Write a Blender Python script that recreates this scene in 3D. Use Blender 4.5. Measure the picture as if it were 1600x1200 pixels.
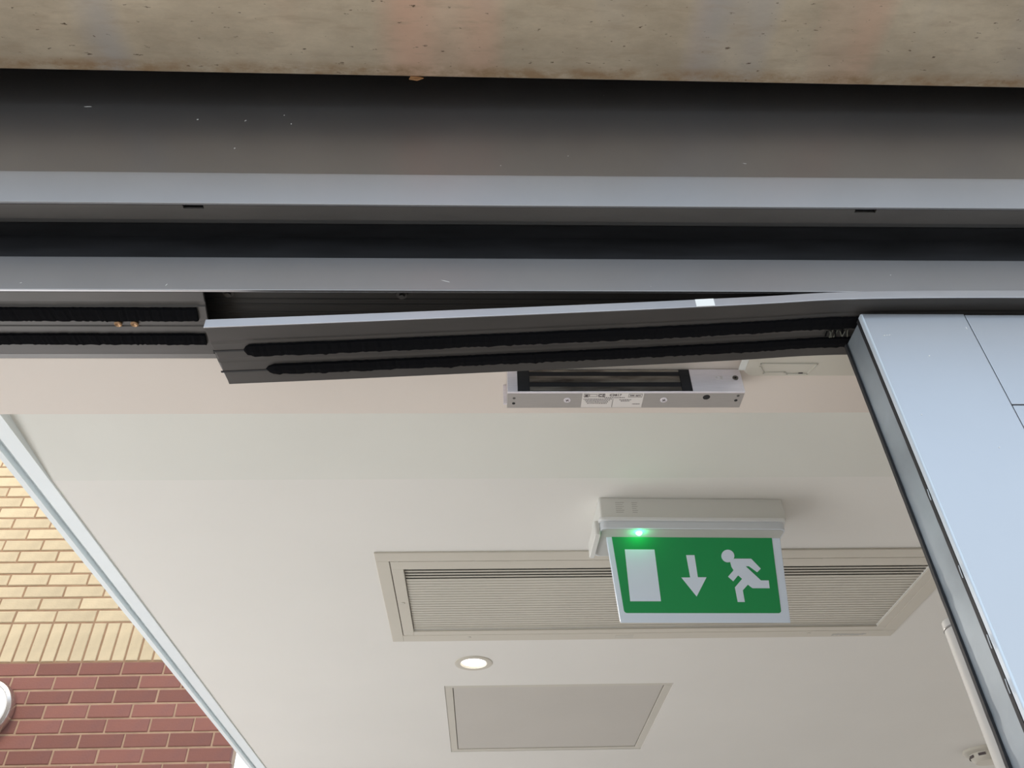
import bpy, bmesh, math, random
from mathutils import Vector, Matrix
random.seed(7)
for o in list(bpy.data.objects):
    bpy.data.objects.remove(o)
scene = bpy.context.scene
COL = scene.collection
H = 1.62                      # eye height; every z below is written relative to the eye
R = math.radians

# ------------------------------------------------------------------ camera
F_PX = 1270.4
cd = bpy.data.cameras.new('camera')
cam = bpy.data.objects.new('camera', cd)
COL.objects.link(cam)
cd.sensor_fit = 'HORIZONTAL'
cd.sensor_width = 36.0
cd.lens = F_PX * 36.0 / 1600.0
cd.clip_start = 0.01
yaw, pit, rol = R(2.59536), R(39.7025), R(-1.7059)
W = Vector((math.sin(yaw) * math.cos(pit), math.cos(yaw) * math.cos(pit), math.sin(pit)))
r_ = Vector((math.cos(yaw), -math.sin(yaw), 0))
u_ = r_.cross(W)
RR = r_ * math.cos(rol) + u_ * math.sin(rol)
UU = RR.cross(W)
cam.matrix_world = Matrix(((RR.x, UU.x, -W.x, 0), (RR.y, UU.y, -W.y, 0), (RR.z, UU.z, -W.z, H), (0, 0, 0, 1)))
scene.camera = cam

# ------------------------------------------------------------------ view, sky, lights
scene.view_settings.view_transform = 'Standard'
scene.view_settings.look = 'None'
scene.view_settings.gamma = 1.0
scene.view_settings.use_curve_mapping = False
scene.view_settings.exposure = 0.0

world = bpy.data.worlds.new('world')
scene.world = world
world.use_nodes = True
wn = world.node_tree.nodes
wl = world.node_tree.links
wn.clear()
w_out = wn.new('ShaderNodeOutputWorld')
w_bg = wn.new('ShaderNodeBackground')
w_tc = wn.new('ShaderNodeTexCoord')
w_sp = wn.new('ShaderNodeSeparateXYZ')
w_rp = wn.new('ShaderNodeValToRGB')
w_rp.color_ramp.elements[0].position = 0.0
w_rp.color_ramp.elements[0].color = (0.86, 0.94, 1.0, 1)
w_rp.color_ramp.elements[1].position = 0.9
w_rp.color_ramp.elements[1].color = (0.60, 0.78, 1.0, 1)
wl.new(w_tc.outputs['Generated'], w_sp.inputs[0])
wl.new(w_sp.outputs['Z'], w_rp.inputs[0])
wl.new(w_rp.outputs[0], w_bg.inputs[0])
w_bg.inputs[1].default_value = 1.7
wl.new(w_bg.outputs[0], w_out.inputs[0])


def area(name, loc, rot, sx, sy, power, color):
    l = bpy.data.lights.new(name, 'AREA')
    l.shape = 'RECTANGLE'
    l.size, l.size_y = sx, sy
    l.energy = power
    l.color = color
    o = bpy.data.objects.new(name, l)
    COL.objects.link(o)
    o.location = (loc[0], loc[1], loc[2] + H)
    o.rotation_euler = rot
    return o


# added warm fill, no lamp hangs here; brightens the brick wall from above
area('courtyard_warm_fill', (-3.0, 1.4, 5.2), (R(32), 0, 0), 2.2, 1.2, 120, (1.0, 0.80, 0.58))
# unseen area fills added to brighten the ceiling; no windows are modelled
area('far_fill_light', (1.4, 6.9, -0.55), (R(-90), 0, 0), 4.0, 1.9, 17, (1.0, 0.965, 0.93))
area('side_fill_light', (3.5, 3.8, -0.55), (0, R(90), 0), 1.9, 5.0, 20, (1.0, 0.93, 0.85))
area('courtyard_fill_light', (-1.75, 2.3, -0.80), (0, R(-118), 0), 1.4, 3.2, 35, (0.93, 0.97, 1.0))
DOWNLIGHT_POWER = 10.0
DOWNLIGHT_COLOR = (1.0, 0.93, 0.84)


# ------------------------------------------------------------------ materials
def mat(name, col, rough=0.5, metal=0.0, noise=0.0, nscale=20.0, nstretch=(1, 1, 1), bump=0.0, bscale=200.0,
        specks=0.0, speck_col=(0.8, 0.8, 0.8), emit=None, estr=0.0, rand=0.0, coat=0.0, col2=None):
    m = bpy.data.materials.new(name)
    m.use_nodes = True
    nt = m.node_tree
    n, l = nt.nodes, nt.links
    b = n['Principled BSDF']
    b.inputs['Base Color'].default_value = (*col, 1)
    b.inputs['Roughness'].default_value = rough
    b.inputs['Metallic'].default_value = metal
    if coat:
        b.inputs['Coat Weight'].default_value = coat
        b.inputs['Coat Roughness'].default_value = 0.15
    tc = n.new('ShaderNodeTexCoord')
    src = None
    if noise or col2:
        mp = n.new('ShaderNodeMapping')
        mp.inputs['Scale'].default_value = nstretch
        l.new(tc.outputs['Object'], mp.inputs[0])
        nz = n.new('ShaderNodeTexNoise')
        nz.inputs['Scale'].default_value = nscale
        nz.inputs['Detail'].default_value = 5
        l.new(mp.outputs[0], nz.inputs['Vector'])
        mx = n.new('ShaderNodeMix')
        mx.data_type = 'RGBA'
        c2 = col2 if col2 else tuple(c * (1 - noise) for c in col)
        c1 = col if col2 else tuple(min(1, c * (1 + noise)) for c in col)
        mx.inputs[6].default_value = (*c1, 1)
        mx.inputs[7].default_value = (*c2, 1)
        rp = n.new('ShaderNodeMapRange')
        rp.inputs[1].default_value = 0.3
        rp.inputs[2].default_value = 0.7
        l.new(nz.outputs['Fac'], rp.inputs[0])
        l.new(rp.outputs[0], mx.inputs[0])
        src = mx.outputs[2]
    if rand:
        oi = n.new('ShaderNodeObjectInfo')
        mr = n.new('ShaderNodeMapRange')
        mr.inputs[3].default_value = 1 - rand
        mr.inputs[4].default_value = 1 + rand
        l.new(oi.outputs['Random'], mr.inputs[0])
        hv = n.new('ShaderNodeHueSaturation')
        if src:
            l.new(src, hv.inputs['Color'])
        else:
            hv.inputs['Color'].default_value = (*col, 1)
        l.new(mr.outputs[0], hv.inputs['Value'])
        src = hv.outputs[0]
    if specks:
        nz2 = n.new('ShaderNodeTexNoise')
        nz2.inputs['Scale'].default_value = 140
        nz2.inputs['Detail'].default_value = 3
        l.new(tc.outputs['Object'], nz2.inputs['Vector'])
        gt = n.new('ShaderNodeMath')
        gt.operation = 'GREATER_THAN'
        gt.inputs[1].default_value = specks
        l.new(nz2.outputs['Fac'], gt.inputs[0])
        mx2 = n.new('ShaderNodeMix')
        mx2.data_type = 'RGBA'
        if src:
            l.new(src, mx2.inputs[6])
        else:
            mx2.inputs[6].default_value = (*col, 1)
        mx2.inputs[7].default_value = (*speck_col, 1)
        l.new(gt.outputs[0], mx2.inputs[0])
        src = mx2.outputs[2]
    if src:
        l.new(src, b.inputs['Base Color'])
    if bump:
        nz3 = n.new('ShaderNodeTexNoise')
        nz3.inputs['Scale'].default_value = bscale
        nz3.inputs['Detail'].default_value = 4
        l.new(tc.outputs['Object'], nz3.inputs['Vector'])
        bp = n.new('ShaderNodeBump')
        bp.inputs['Strength'].default_value = bump
        bp.inputs['Distance'].default_value = 0.002
        l.new(nz3.outputs['Fac'], bp.inputs['Height'])
        l.new(bp.outputs[0], b.inputs['Normal'])
    if emit:
        b.inputs['Emission Color'].default_value = (*emit, 1)
        b.inputs['Emission Strength'].default_value = estr
    return m


M = {}
M['frame'] = mat('grey_frame_paint', (0.36, 0.355, 0.365), 0.33, 0.85, noise=0.05, nscale=6, bump=0.03, bscale=900,
                 specks=0.80, speck_col=(0.75, 0.76, 0.78))
M['frame_dark'] = mat('dark_grey_frame_paint', (0.15, 0.145, 0.14), 0.4, 0.7, noise=0.10, nscale=8, nstretch=(1, 6, 6))
M['web'] = mat('ribbed_web_metal', (0.080, 0.074, 0.070), 0.45, 0.45, noise=0.10, nscale=10, nstretch=(1, 5, 5))
M['lip'] = mat('silver_lip', (0.52, 0.52, 0.55), 0.30, 0.85, noise=0.05, nscale=12, nstretch=(1, 4, 4), specks=0.80, speck_col=(0.8, 0.8, 0.82))
M['under'] = mat('brown_grey_underside', (0.15, 0.138, 0.128), 0.45, 0.5, noise=0.08, nscale=8, nstretch=(1, 5, 5))
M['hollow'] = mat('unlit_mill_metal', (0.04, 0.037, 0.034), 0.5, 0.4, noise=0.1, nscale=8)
M['black'] = mat('black_gasket', (0.010, 0.010, 0.012), 0.6, 0, noise=0.3, nscale=50, nstretch=(1, 5, 5))
M['black_panel'] = mat('black_infill', (0.012, 0.012, 0.014), 0.45, 0, noise=0.4, nscale=12, nstretch=(1, 6, 6))
M['brush'] = mat('black_brush_pile', (0.004, 0.004, 0.005), 1.0, 0)
M['brush'].node_tree.nodes['Principled BSDF'].inputs['Specular IOR Level'].default_value = 0.08
M['leaf'] = mat('door_leaf_paint', (0.455, 0.47, 0.50), 0.34, 0.85, noise=0.03, nscale=5, bump=0.02, bscale=900,
                specks=0.83, speck_col=(0.85, 0.86, 0.88))
M['corner_highlight'] = mat('pale_edge_highlight', (0.62, 0.68, 0.74), 0.45, 0.3)
M['channel'] = mat('leaf_edge_channel', (0.33, 0.37, 0.40), 0.5, 0.6, noise=0.18, nscale=14)
M['ceil'] = mat('ceiling_paint', (0.80, 0.78, 0.735), 0.7, 0, noise=0.015, nscale=3)
M['bulk'] = mat('bulkhead_paint', (0.765, 0.76, 0.705), 0.6, 0, noise=0.02, nscale=4)
M['soffit'] = mat('soffit_paint', (0.76, 0.68, 0.61), 0.6, 0, noise=0.02, nscale=4)
M['white'] = mat('white_plastic', (0.80, 0.81, 0.80), 0.35)
M['white_trim'] = mat('white_trim_paint', (0.84, 0.90, 0.92), 0.45, 0, noise=0.02, nscale=8)
M['vent'] = mat('cream_vent_metal', (0.62, 0.58, 0.50), 0.45, 0, noise=0.02, nscale=5)
M['slat'] = mat('vent_slat_metal', (0.58, 0.55, 0.48), 0.45, 0, noise=0.03, nscale=5)
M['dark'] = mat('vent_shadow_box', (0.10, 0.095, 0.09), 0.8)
M['hatch'] = mat('hatch_board', (0.56, 0.53, 0.485), 0.55, 0, noise=0.02, nscale=4)
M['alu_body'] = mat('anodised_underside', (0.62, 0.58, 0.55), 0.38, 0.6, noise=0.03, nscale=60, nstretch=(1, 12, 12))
M['alu'] = mat('anodised_sky_sheen', (0.92, 0.86, 0.90), 0.40, 0.35, noise=0.04, nscale=60, nstretch=(1, 12, 12))  # brighter copy of alu_body, lavender sky reflection put into the colour
M['steel'] = mat('worn_steel_core', (0.50, 0.46, 0.40), 0.35, 0.85, nscale=22, nstretch=(1, 5, 5), col2=(0.10, 0.08, 0.07))
M['hollow_screw'] = mat('dark_screw', (0.09, 0.085, 0.08), 0.5, 0.6)  # darker than the other screws
M['brass'] = mat('brass_screw', (0.40, 0.25, 0.14), 0.4, 0.8, noise=0.2)
M['screw'] = mat('dull_screw', (0.25, 0.24, 0.23), 0.4, 0.9)
M['label'] = mat('label_paper', (0.72, 0.67, 0.63), 0.6)
M['ink'] = mat('label_ink', (0.10, 0.08, 0.08), 0.7)
M['ink_pale'] = mat('pale_print', (0.50, 0.49, 0.46), 0.7)
M['sign_green'] = mat('sign_green', (0.012, 0.31, 0.09), 0.35)
M['sign_white'] = mat('sign_white', (0.76, 0.85, 0.97), 0.4)
M['sign_plastic'] = mat('sign_plastic', (0.70, 0.74, 0.78), 0.35)
M['tray_shade'] = mat('tray_under_shade', (0.50, 0.50, 0.47), 0.5)
M['sign_body'] = mat('sign_body', (0.72, 0.72, 0.68), 0.45)
M['led'] = mat('green_led', (0.2, 1, 0.5), 0.3, emit=(0.12, 1.0, 0.42), estr=9)
M['lamp'] = mat('lamp_glow', (1, 1, 1), 0.3, emit=(1.0, 0.97, 0.90), estr=5)
M['diffuser'] = mat('wall_light_diffuser', (0.85, 0.87, 0.86), 0.25, emit=(1.0, 0.98, 0.95), estr=0.35)
M['chrome'] = mat('satin_chrome', (0.62, 0.60, 0.58), 0.22, 0.95)
M['tube'] = mat('satin_tube', (0.50, 0.475, 0.44), 0.55, 0.15, noise=0.04, nscale=12)
M['chip'] = mat('pale_chip', (0.75, 0.74, 0.72), 0.6)
M['sticker'] = mat('white_sticker', (0.95, 0.95, 0.93), 0.5)
M['cream_brick'] = mat('cream_brick', (0.74, 0.62, 0.42), 0.9, 0, noise=0.10, nscale=9, bump=0.5, bscale=90,
                       specks=0.70, speck_col=(0.55, 0.44, 0.29), rand=0.06)
M['red_brick'] = mat('red_brick', (0.34, 0.145, 0.11), 0.9, 0, nscale=5, col2=(0.28, 0.135, 0.12), bump=0.6, bscale=90,
                     specks=0.72, speck_col=(0.19, 0.09, 0.08), rand=0.14)
M['mortar'] = mat('tan_mortar', (0.40, 0.26, 0.165), 0.95, 0, noise=0.12, nscale=15, bump=0.4, bscale=120)
M['mortar_pale'] = mat('pale_mortar', (0.52, 0.36, 0.25), 0.95, 0, noise=0.12, nscale=15, bump=0.4, bscale=120)
M['floor'] = mat('grey_floor', (0.13, 0.12, 0.115), 0.5, 0, noise=0.04, nscale=3)
M['ground'] = mat('paving', (0.66, 0.57, 0.48), 0.85, 0, noise=0.08, nscale=3)
M['render'] = mat('facade_render', (0.5, 0.46, 0.42), 0.85, 0, noise=0.06, nscale=4)
M['wallpaint'] = mat('wall_paint', (0.74, 0.71, 0.66), 0.7)
M['tuft'] = mat('frayed_pile', (0.10, 0.10, 0.08), 0.8)
M['cardboard'] = mat('rust_scrap', (0.30, 0.14, 0.05), 0.7)


def tan_material():
    m = bpy.data.materials.new('weathered_bronze_sheet')
    m.use_nodes = True
    nt = m.node_tree
    n, l = nt.nodes, nt.links
    b = n['Principled BSDF']
    b.inputs['Metallic'].default_value = 0.1
    b.inputs['Roughness'].default_value = 0.42
    tc = n.new('ShaderNodeTexCoord')

    def noise(scale, stretch, detail=6, lo=0.3, hi=0.7, rough=0.6, loc=(0, 0, 0)):
        mp = n.new('ShaderNodeMapping')
        mp.inputs['Location'].default_value = loc
        mp.inputs['Scale'].default_value = stretch
        l.new(tc.outputs['Object'], mp.inputs[0])
        z = n.new('ShaderNodeTexNoise')
        z.inputs['Scale'].default_value = scale
        z.inputs['Detail'].default_value = detail
        z.inputs['Roughness'].default_value = rough
        l.new(mp.outputs[0], z.inputs['Vector'])
        r = n.new('ShaderNodeMapRange')
        r.inputs[1].default_value = lo
        r.inputs[2].default_value = hi
        l.new(z.outputs['Fac'], r.inputs[0])
        return r.outputs[0]

    def mix(a, bb, f, mode='MIX'):
        x = n.new('ShaderNodeMix')
        x.data_type = 'RGBA'
        x.blend_type = mode
        for v, i in ((a, 6), (bb, 7)):
            if isinstance(v, tuple):
                x.inputs[i].default_value = (*v, 1)
            else:
                l.new(v, x.inputs[i])
        if isinstance(f, float):
            x.inputs[0].default_value = f
        else:
            l.new(f, x.inputs[0])
        return x.outputs[2]
    c = mix((0.70, 0.575, 0.42), (0.50, 0.40, 0.285), noise(9, (0.7, 1.5, 1), 8, 0.36, 0.64, 0.7))
    c = mix(c, (0.82, 0.47, 0.33), noise(2.6, (1.6, 0.12, 1), 2, 0.54, 0.72, 0.6, (0.69, 0, 0)))  # peach streaks: blurred reflections painted into the colour
    c = mix(c, (0.46, 0.43, 0.42), noise(2.9, (1.9, 0.25, 1.7), 2, 0.55, 0.75))  # grey streaks: also reflections put into the colour
    c = mix(c, (0.45, 0.33, 0.22), noise(60, (0.35, 1.6, 1), 5, 0.52, 0.95))
    c = mix(c, (0.12, 0.075, 0.04), noise(170, (0.4, 1, 1), 3, 0.665, 0.72))
    c = mix(c, (0.09, 0.05, 0.03), noise(48, (0.55, 1.3, 1), 4, 0.70, 0.74, 0.7))
    # drip-stained border along the inner edge (object y close to the edge)
    sp = n.new('ShaderNodeSeparateXYZ')
    l.new(tc.outputs['Object'], sp.inputs[0])
    e = n.new('ShaderNodeMapRange')
    e.inputs[1].default_value = -0.020
    e.inputs[2].default_value = -0.009
    l.new(sp.outputs['Y'], e.inputs[0])
    bn = noise(30, (0.8, 1.6, 1), 6, 0.36, 0.62, 0.7)
    mu = n.new('ShaderNodeMath')
    mu.operation = 'MULTIPLY'
    l.new(e.outputs[0], mu.inputs[0])
    l.new(bn, mu.inputs[1])
    c = mix(c, (0.42, 0.27, 0.15), mu.outputs[0])
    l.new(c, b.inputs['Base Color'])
    return m


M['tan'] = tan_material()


# ------------------------------------------------------------------ mesh helpers
def tag(o, label=None, cat=None, group=None, kind=None):
    if label: o['label'] = label
    if cat: o['category'] = cat
    if group: o['group'] = group
    if kind: o['kind'] = kind
    return o


def empty(name, loc, label=None, cat=None, group=None):
    o = bpy.data.objects.new(name, None)
    COL.objects.link(o)
    o.empty_display_size = 0.02
    o.location = (loc[0], loc[1], loc[2] + H)
    return tag(o, label, cat, group)


def origin(o):
    v = Vector((0, 0, 0))
    while o is not None:
        v += o.location
        o = o.parent
    return v


class MB:
    """collects shapes in eye-relative coordinates, then links them as one mesh object"""

    def __init__(s):
        s.bm = bmesh.new()

    def box(s, x0, x1, y0, y1, z0, z1, rot=None, bev=0.0):
        vs = [s.bm.verts.new((x, y, z)) for x in (x0, x1) for y in (y0, y1) for z in (z0, z1)]
        fs = [(0, 1, 3, 2), (4, 6, 7, 5), (0, 4, 5, 1), (2, 3, 7, 6), (0, 2, 6, 4), (1, 5, 7, 3)]
        faces = [s.bm.faces.new([vs[i] for i in f]) for f in fs]
        if bev:
            ed = set(e for f in faces for e in f.edges)
            bmesh.ops.bevel(s.bm, geom=list(ed), offset=bev, segments=2, profile=0.5, affect='EDGES')
        return s

    def prism(s, pts, dirv):
        """closed polygon pts (3D) extruded along dirv"""
        d = Vector(dirv)
        a = [s.bm.verts.new(p) for p in pts]
        b = [s.bm.verts.new(Vector(p) + d) for p in pts]
        s.bm.faces.new(a)
        s.bm.faces.new(b[::-1])
        k = len(pts)
        for i in range(k):
            s.bm.faces.new((a[i], b[i], b[(i + 1) % k], a[(i + 1) % k]))
        return s

    def sweep(s, prof, xs, f):
        """closed (y,z) profile swept over xs, f(x,y,z)->point"""
        rings = [[s.bm.verts.new(f(x, y, z)) for y, z in prof] for x in xs]
        k = len(prof)
        for a, b in zip(rings, rings[1:]):
            for i in range(k):
                s.bm.faces.new((a[i], a[(i + 1) % k], b[(i + 1) % k], b[i]))
        s.bm.faces.new(rings[0][::-1])
        s.bm.faces.new(rings[-1])
        return s

    def cyl(s, c, axis, r, h, seg=24, r2=None):
        ax = Vector(axis).normalized()
        t = ax.orthogonal().normalized()
        u = ax.cross(t)
        c = Vector(c)
        r2 = r if r2 is None else r2
        a = [s.bm.verts.new(c + (t * math.cos(2 * math.pi * i / seg) + u * math.sin(2 * math.pi * i / seg)) * r) for i in range(seg)]
        b = [s.bm.verts.new(c + ax * h + (t * math.cos(2 * math.pi * i / seg) + u * math.sin(2 * math.pi * i / seg)) * r2) for i in range(seg)]
        s.bm.faces.new(a)
        s.bm.faces.new(b[::-1])
        for i in range(seg):
            s.bm.faces.new((a[i], b[i], b[(i + 1) % seg], a[(i + 1) % seg]))
        return s

    def lathe(s, c, axis, prof, seg=40, closed=False):
        """prof: (radius, height along axis)"""
        ax = Vector(axis).normalized()
        t = ax.orthogonal().normalized()
        u = ax.cross(t)
        c = Vector(c)
        rings = []
        for r, h in prof:
            if r < 1e-6:
                rings.append([s.bm.verts.new(c + ax * h)])
            else:
                rings.append([s.bm.verts.new(c + ax * h + (t * math.cos(2 * math.pi * i / seg) + u * math.sin(2 * math.pi * i / seg)) * r) for i in range(seg)])
        prs = list(zip(rings, rings[1:]))
        if closed: prs.append((rings[-1], rings[0]))
        for a, b in prs:
            for i in range(seg):
                j = (i + 1) % seg
                if len(a) == 1 and len(b) == 1: continue
                if len(a) == 1: s.bm.faces.new((a[0], b[j], b[i]))
                elif len(b) == 1: s.bm.faces.new((a[i], a[j], b[0]))
                else: s.bm.faces.new((a[i], a[j], b[j], b[i]))
        return s

    def build(s, name, m, parent=None, at=None, smooth=False, kind=None, bevel=0.0):
        """at: eye-relative origin for a top-level mesh"""
        bmesh.ops.recalc_face_normals(s.bm, faces=s.bm.faces[:])
        if parent is not None:
            org = origin(parent)
        else:
            a = at if at else (0, 0, -H)
            org = Vector((a[0], a[1], a[2] + H))
        off = Vector((0, 0, H)) - org
        for v in s.bm.verts:
            v.co += off
        me = bpy.data.meshes.new(name)
        s.bm.to_mesh(me)
        s.bm.free()
        me.materials.append(m)
        if smooth:
            for p in me.polygons: p.use_smooth = True
            try: me.set_sharp_from_angle(angle=R(38))
            except Exception: pass
        o = bpy.data.objects.new(name, me)
        COL.objects.link(o)
        if parent is not None:
            o.parent = parent
        else:
            o.location = org
        if bevel:
            b = o.modifiers.new('bevel', 'BEVEL')
            b.width = bevel
            b.segments = 2
            b.limit_method = 'ANGLE'
        if kind: o['kind'] = kind
        return o


def text(name, body, size, o3, ax, up, m, parent, depth=0.0002):
    """flat lettering: o3 eye-relative centre, ax reading direction, up letter-up direction"""
    cu = bpy.data.curves.new(name, 'FONT')
    cu.body = body
    cu.size = size
    cu.align_x = 'CENTER'
    cu.align_y = 'CENTER'
    cu.extrude = depth
    cu.resolution_u = 2
    t = bpy.data.objects.new(name, cu)
    COL.objects.link(t)
    bpy.context.view_layer.update()
    me = bpy.data.meshes.new_from_object(t.evaluated_get(bpy.context.evaluated_depsgraph_get()))
    bpy.data.objects.remove(t)
    ax = Vector(ax).normalized()
    up = Vector(up).normalized()
    nn = ax.cross(up)
    org = Vector(o3) + Vector((0, 0, H)) - origin(parent)
    for v in me.vertices:
        v.co = org + ax * v.co.x + up * v.co.y + nn * v.co.z
    me.materials.clear()
    me.materials.append(m)
    o = bpy.data.objects.new(name, me)
    COL.objects.link(o)
    o.parent = parent
    return o


# ================================================================== SETTING: large structure
CZ = 0.786                                     # ceiling above the eye
# ground outside and in the courtyard, floor inside
b = MB(); b.box(-14, 14, -14, 14, -H - 0.2, -H - 0.002)
tag(b.build('ground', M['ground']), kind='structure')
b = MB(); b.box(-0.8, 3.6, 1.40, 7.0, -H - 0.05, -H)
tag(b.build('floor', M['floor']), kind='structure')

# ceiling with real openings for the vent, the hatch and the downlight
def plate_with_holes(name, x0, x1, y0, y1, z, th, holes, m, kind='structure'):
    xs = sorted(set([x0, x1] + [h[0] for h in holes] + [h[1] for h in holes]))
    ys = sorted(set([y0, y1] + [h[2] for h in holes] + [h[3] for h in holes]))
    bb = MB()
    for i in range(len(xs) - 1):
        for j in range(len(ys) - 1):
            cx, cy = (xs[i] + xs[i + 1]) / 2, (ys[j] + ys[j + 1]) / 2
            if any(h[0] < cx < h[1] and h[2] < cy < h[3] for h in holes): continue
            v = [bb.bm.verts.new(p) for p in ((xs[i], ys[j], z), (xs[i + 1], ys[j], z), (xs[i + 1], ys[j + 1], z), (xs[i], ys[j + 1], z))]
            bb.bm.faces.new(v)
    bmesh.ops.remove_doubles(bb.bm, verts=bb.bm.verts[:], dist=1e-5)
    ret = bmesh.ops.extrude_face_region(bb.bm, geom=bb.bm.faces[:])
    for g in ret['geom']:
        if isinstance(g, bmesh.types.BMVert): g.co.z += th
    return tag(bb.build(name, m), kind=kind)


VX0, VX1, VY0, VY1 = -0.166, 0.947, 1.540, 1.857           # vent opening
HX0, HX1, HY0, HY1 = -0.108, 0.522, 2.232, 2.850           # hatch opening
DLX, DLY = -0.0264, 2.068
ceil_o = plate_with_holes('ceiling', -0.748, 3.6, 1.206, 7.0, CZ, 0.05,
                          [(VX0, VX1, VY0, VY1), (HX0, HX1, HY0, HY1), (DLX - 0.034, DLX + 0.034, DLY - 0.034, DLY + 0.034)], M['ceil'])
b = MB()
b.prism([(-0.748, 0.90, 0.806), (-0.748, 1.206, CZ), (-0.748, 1.206, CZ + 0.07), (-0.748, 0.90, CZ + 0.07)], (4.348, 0, 0))
tag(b.build('trim_2', M['bulk']), kind='structure')
# the slab above it all keeps daylight out of the ceiling void
b = MB(); b.box(-0.74, 3.6, 0.85, 7.0, CZ + 0.16, CZ + 0.3)
tag(b.build('wall_top', M['render']), kind='structure')
# inner lintel over the door: its underside is the pinkish soffit
b = MB(); b.box(-1.35, 1.9, 0.70, 0.803, 0.620, 1.10)
tag(b.build('wall_lintel', M['soffit']), kind='structure')
# closed wall behind the frame head
b = MB(); b.box(-1.35, 1.9, 0.615, 0.698, 0.70, 1.35)
tag(b.build('wall_core', M['render']), kind='structure')
# facade
b = MB(); b.box(-9, 9, 0.215, 0.50, 1.02, 3.6)
b.box(-9, -1.35, 0.29, 0.80, -H, 1.02)
b.box(1.9, 9, 0.29, 0.80, -H, 1.02)
b.box(-9, 9, 0.50, 0.80, 1.35, 3.6)
tag(b.build('wall_front', M['render']), kind='structure')
b = MB(); b.box(3.6, 3.75, 0.8, 7.0, -H, CZ + 0.16)
tag(b.build('wall_right', M['wallpaint']), kind='structure')
b = MB(); b.box(-0.8, 3.6, 7.0, 7.15, -H, CZ + 0.16)
tag(b.build('wall_far', M['wallpaint']), kind='structure')

# white edge trim along the left side of the ceiling
b = MB()
prof = [(-0.7450, 0.7825), (-0.7740, 0.7835), (-0.7750, 0.7900), (-0.7880, 0.7940), (-0.7880, 0.7830), (-0.8030, 0.7865), (-0.8050, 0.7900),
        (-0.806, 0.945), (-0.740, 0.945), (-0.7440, 0.86)]
r0 = [b.bm.verts.new((x, 0.86, z)) for x, z in prof]
r1 = [b.bm.verts.new((x, 7.0, z)) for x, z in prof]
for i in range(len(prof)):
    j = (i + 1) % len(prof)
    b.bm.faces.new((r0[i], r0[j], r1[j], r1[i]))
b.bm.faces.new(r0); b.bm.faces.new(r1[::-1])
tag(b.build('trim_1', M['white_trim']), kind='structure')

# ------------------------------------------------------------------ lintel sheet (tan) seen at the top of the photo
LA = math.atan2(0.5259 - 0.5172, 0.6725 + 0.5717)
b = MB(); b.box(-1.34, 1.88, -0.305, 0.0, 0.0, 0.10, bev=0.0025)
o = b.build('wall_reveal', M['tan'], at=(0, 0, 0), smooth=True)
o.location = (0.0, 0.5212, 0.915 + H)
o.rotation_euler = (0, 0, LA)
for v in o.data.vertices: pass
tag(o, kind='structure')
# small scrap caught on its edge
scrap = MB()
scrap.prism([(-0.088, 0.520, 0.914), (-0.078, 0.5205, 0.9135), (-0.072, 0.522, 0.914), (-0.080, 0.524, 0.912), (-0.090, 0.523, 0.913)], (0, 0, 0.0018))
tag(scrap.build('rust_flake', M['cardboard'], at=(-0.08, 0.522, 0.914)),
    'tiny orange brown flake caught on the edge of the tan sheet above the frame', 'flake')

# ================================================================== DOOR FRAME HEAD
FX0, FX1 = -1.34, 1.88
frame = empty('door_frame_head', (0, 0.60, 0.615),
              'dark grey metal door frame head with stepped profiles above the doorway', 'door frame')
ident = lambda x, y, z: (x, y, z)


def strip(name, prof, m, label=None, x0=FX0, x1=FX1, n=1, f=ident, parent=None):
    bb = MB()
    bb.sweep(prof, [x0 + (x1 - x0) * i / n for i in range(n + 1)], f)
    o = bb.build(name, m, parent if parent else frame, bevel=0.0006)
    if label: o['label'] = label
    return o


# top panel (vertical, behind the lintel edge)
strip('header_panel', [(0.565, 0.7425), (0.565, 1.03), (0.60, 1.03), (0.60, 0.7425)], M['frame'])
# upper nosing, leaning so that it faces a little downwards, with its return underneath and two drain slots


def upper(x, y, z):
    # the long nosing bows very slightly downwards at mid span
    return (x, y, z - 0.0010 * math.exp(-((x - 0.0) / 0.35) ** 2))


strip('nosing', [(0.5370, 0.7440), (0.5375, 0.7405), (0.5440, 0.7005), (0.5470, 0.7005), (0.5470, 0.7410), (0.5660, 0.7410), (0.5660, 0.7440)], M['frame'], n=40, f=upper)
SL = [(-0.3170, -0.2955), (0.4030, 0.4265)]
under = MB()
xs = [FX0, SL[0][0], SL[0][1], SL[1][0], SL[1][1], FX1]
for i in range(5):
    y0 = 0.5470 if i % 2 == 0 else 0.5512
    under.box(xs[i], xs[i + 1], y0, 0.5655, 0.6998, 0.7025)
under.build('underside_or_shade_plate', M['under'], frame)
for i, (a, c) in enumerate(SL):
    q = MB(); q.box(a + 0.0006, c - 0.0006, 0.5473, 0.5508, 0.7035, 0.7055)
    o = q.build('drain_slot', M['black'], frame)
strip('inner_lip', [(0.572, 0.7025), (0.572, 0.7150), (0.600, 0.7150), (0.600, 0.7100), (0.5745, 0.7100), (0.5745, 0.7025)], M['black_panel'])
strip('glazing_bead', [(0.560, 0.7025), (0.560, 0.706), (0.574, 0.706), (0.574, 0.7025)], M['frame_dark'])
strip('black_infill', [(0.598, 0.660), (0.598, 0.740), (0.606, 0.740), (0.606, 0.660)], M['black_panel'])
# lower face of the head
strip('lower_face', [(0.590, 0.6170), (0.590, 0.6672), (0.606, 0.6672), (0.606, 0.6610), (0.5935, 0.6610), (0.5935, 0.6170)], M['frame'])
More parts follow.
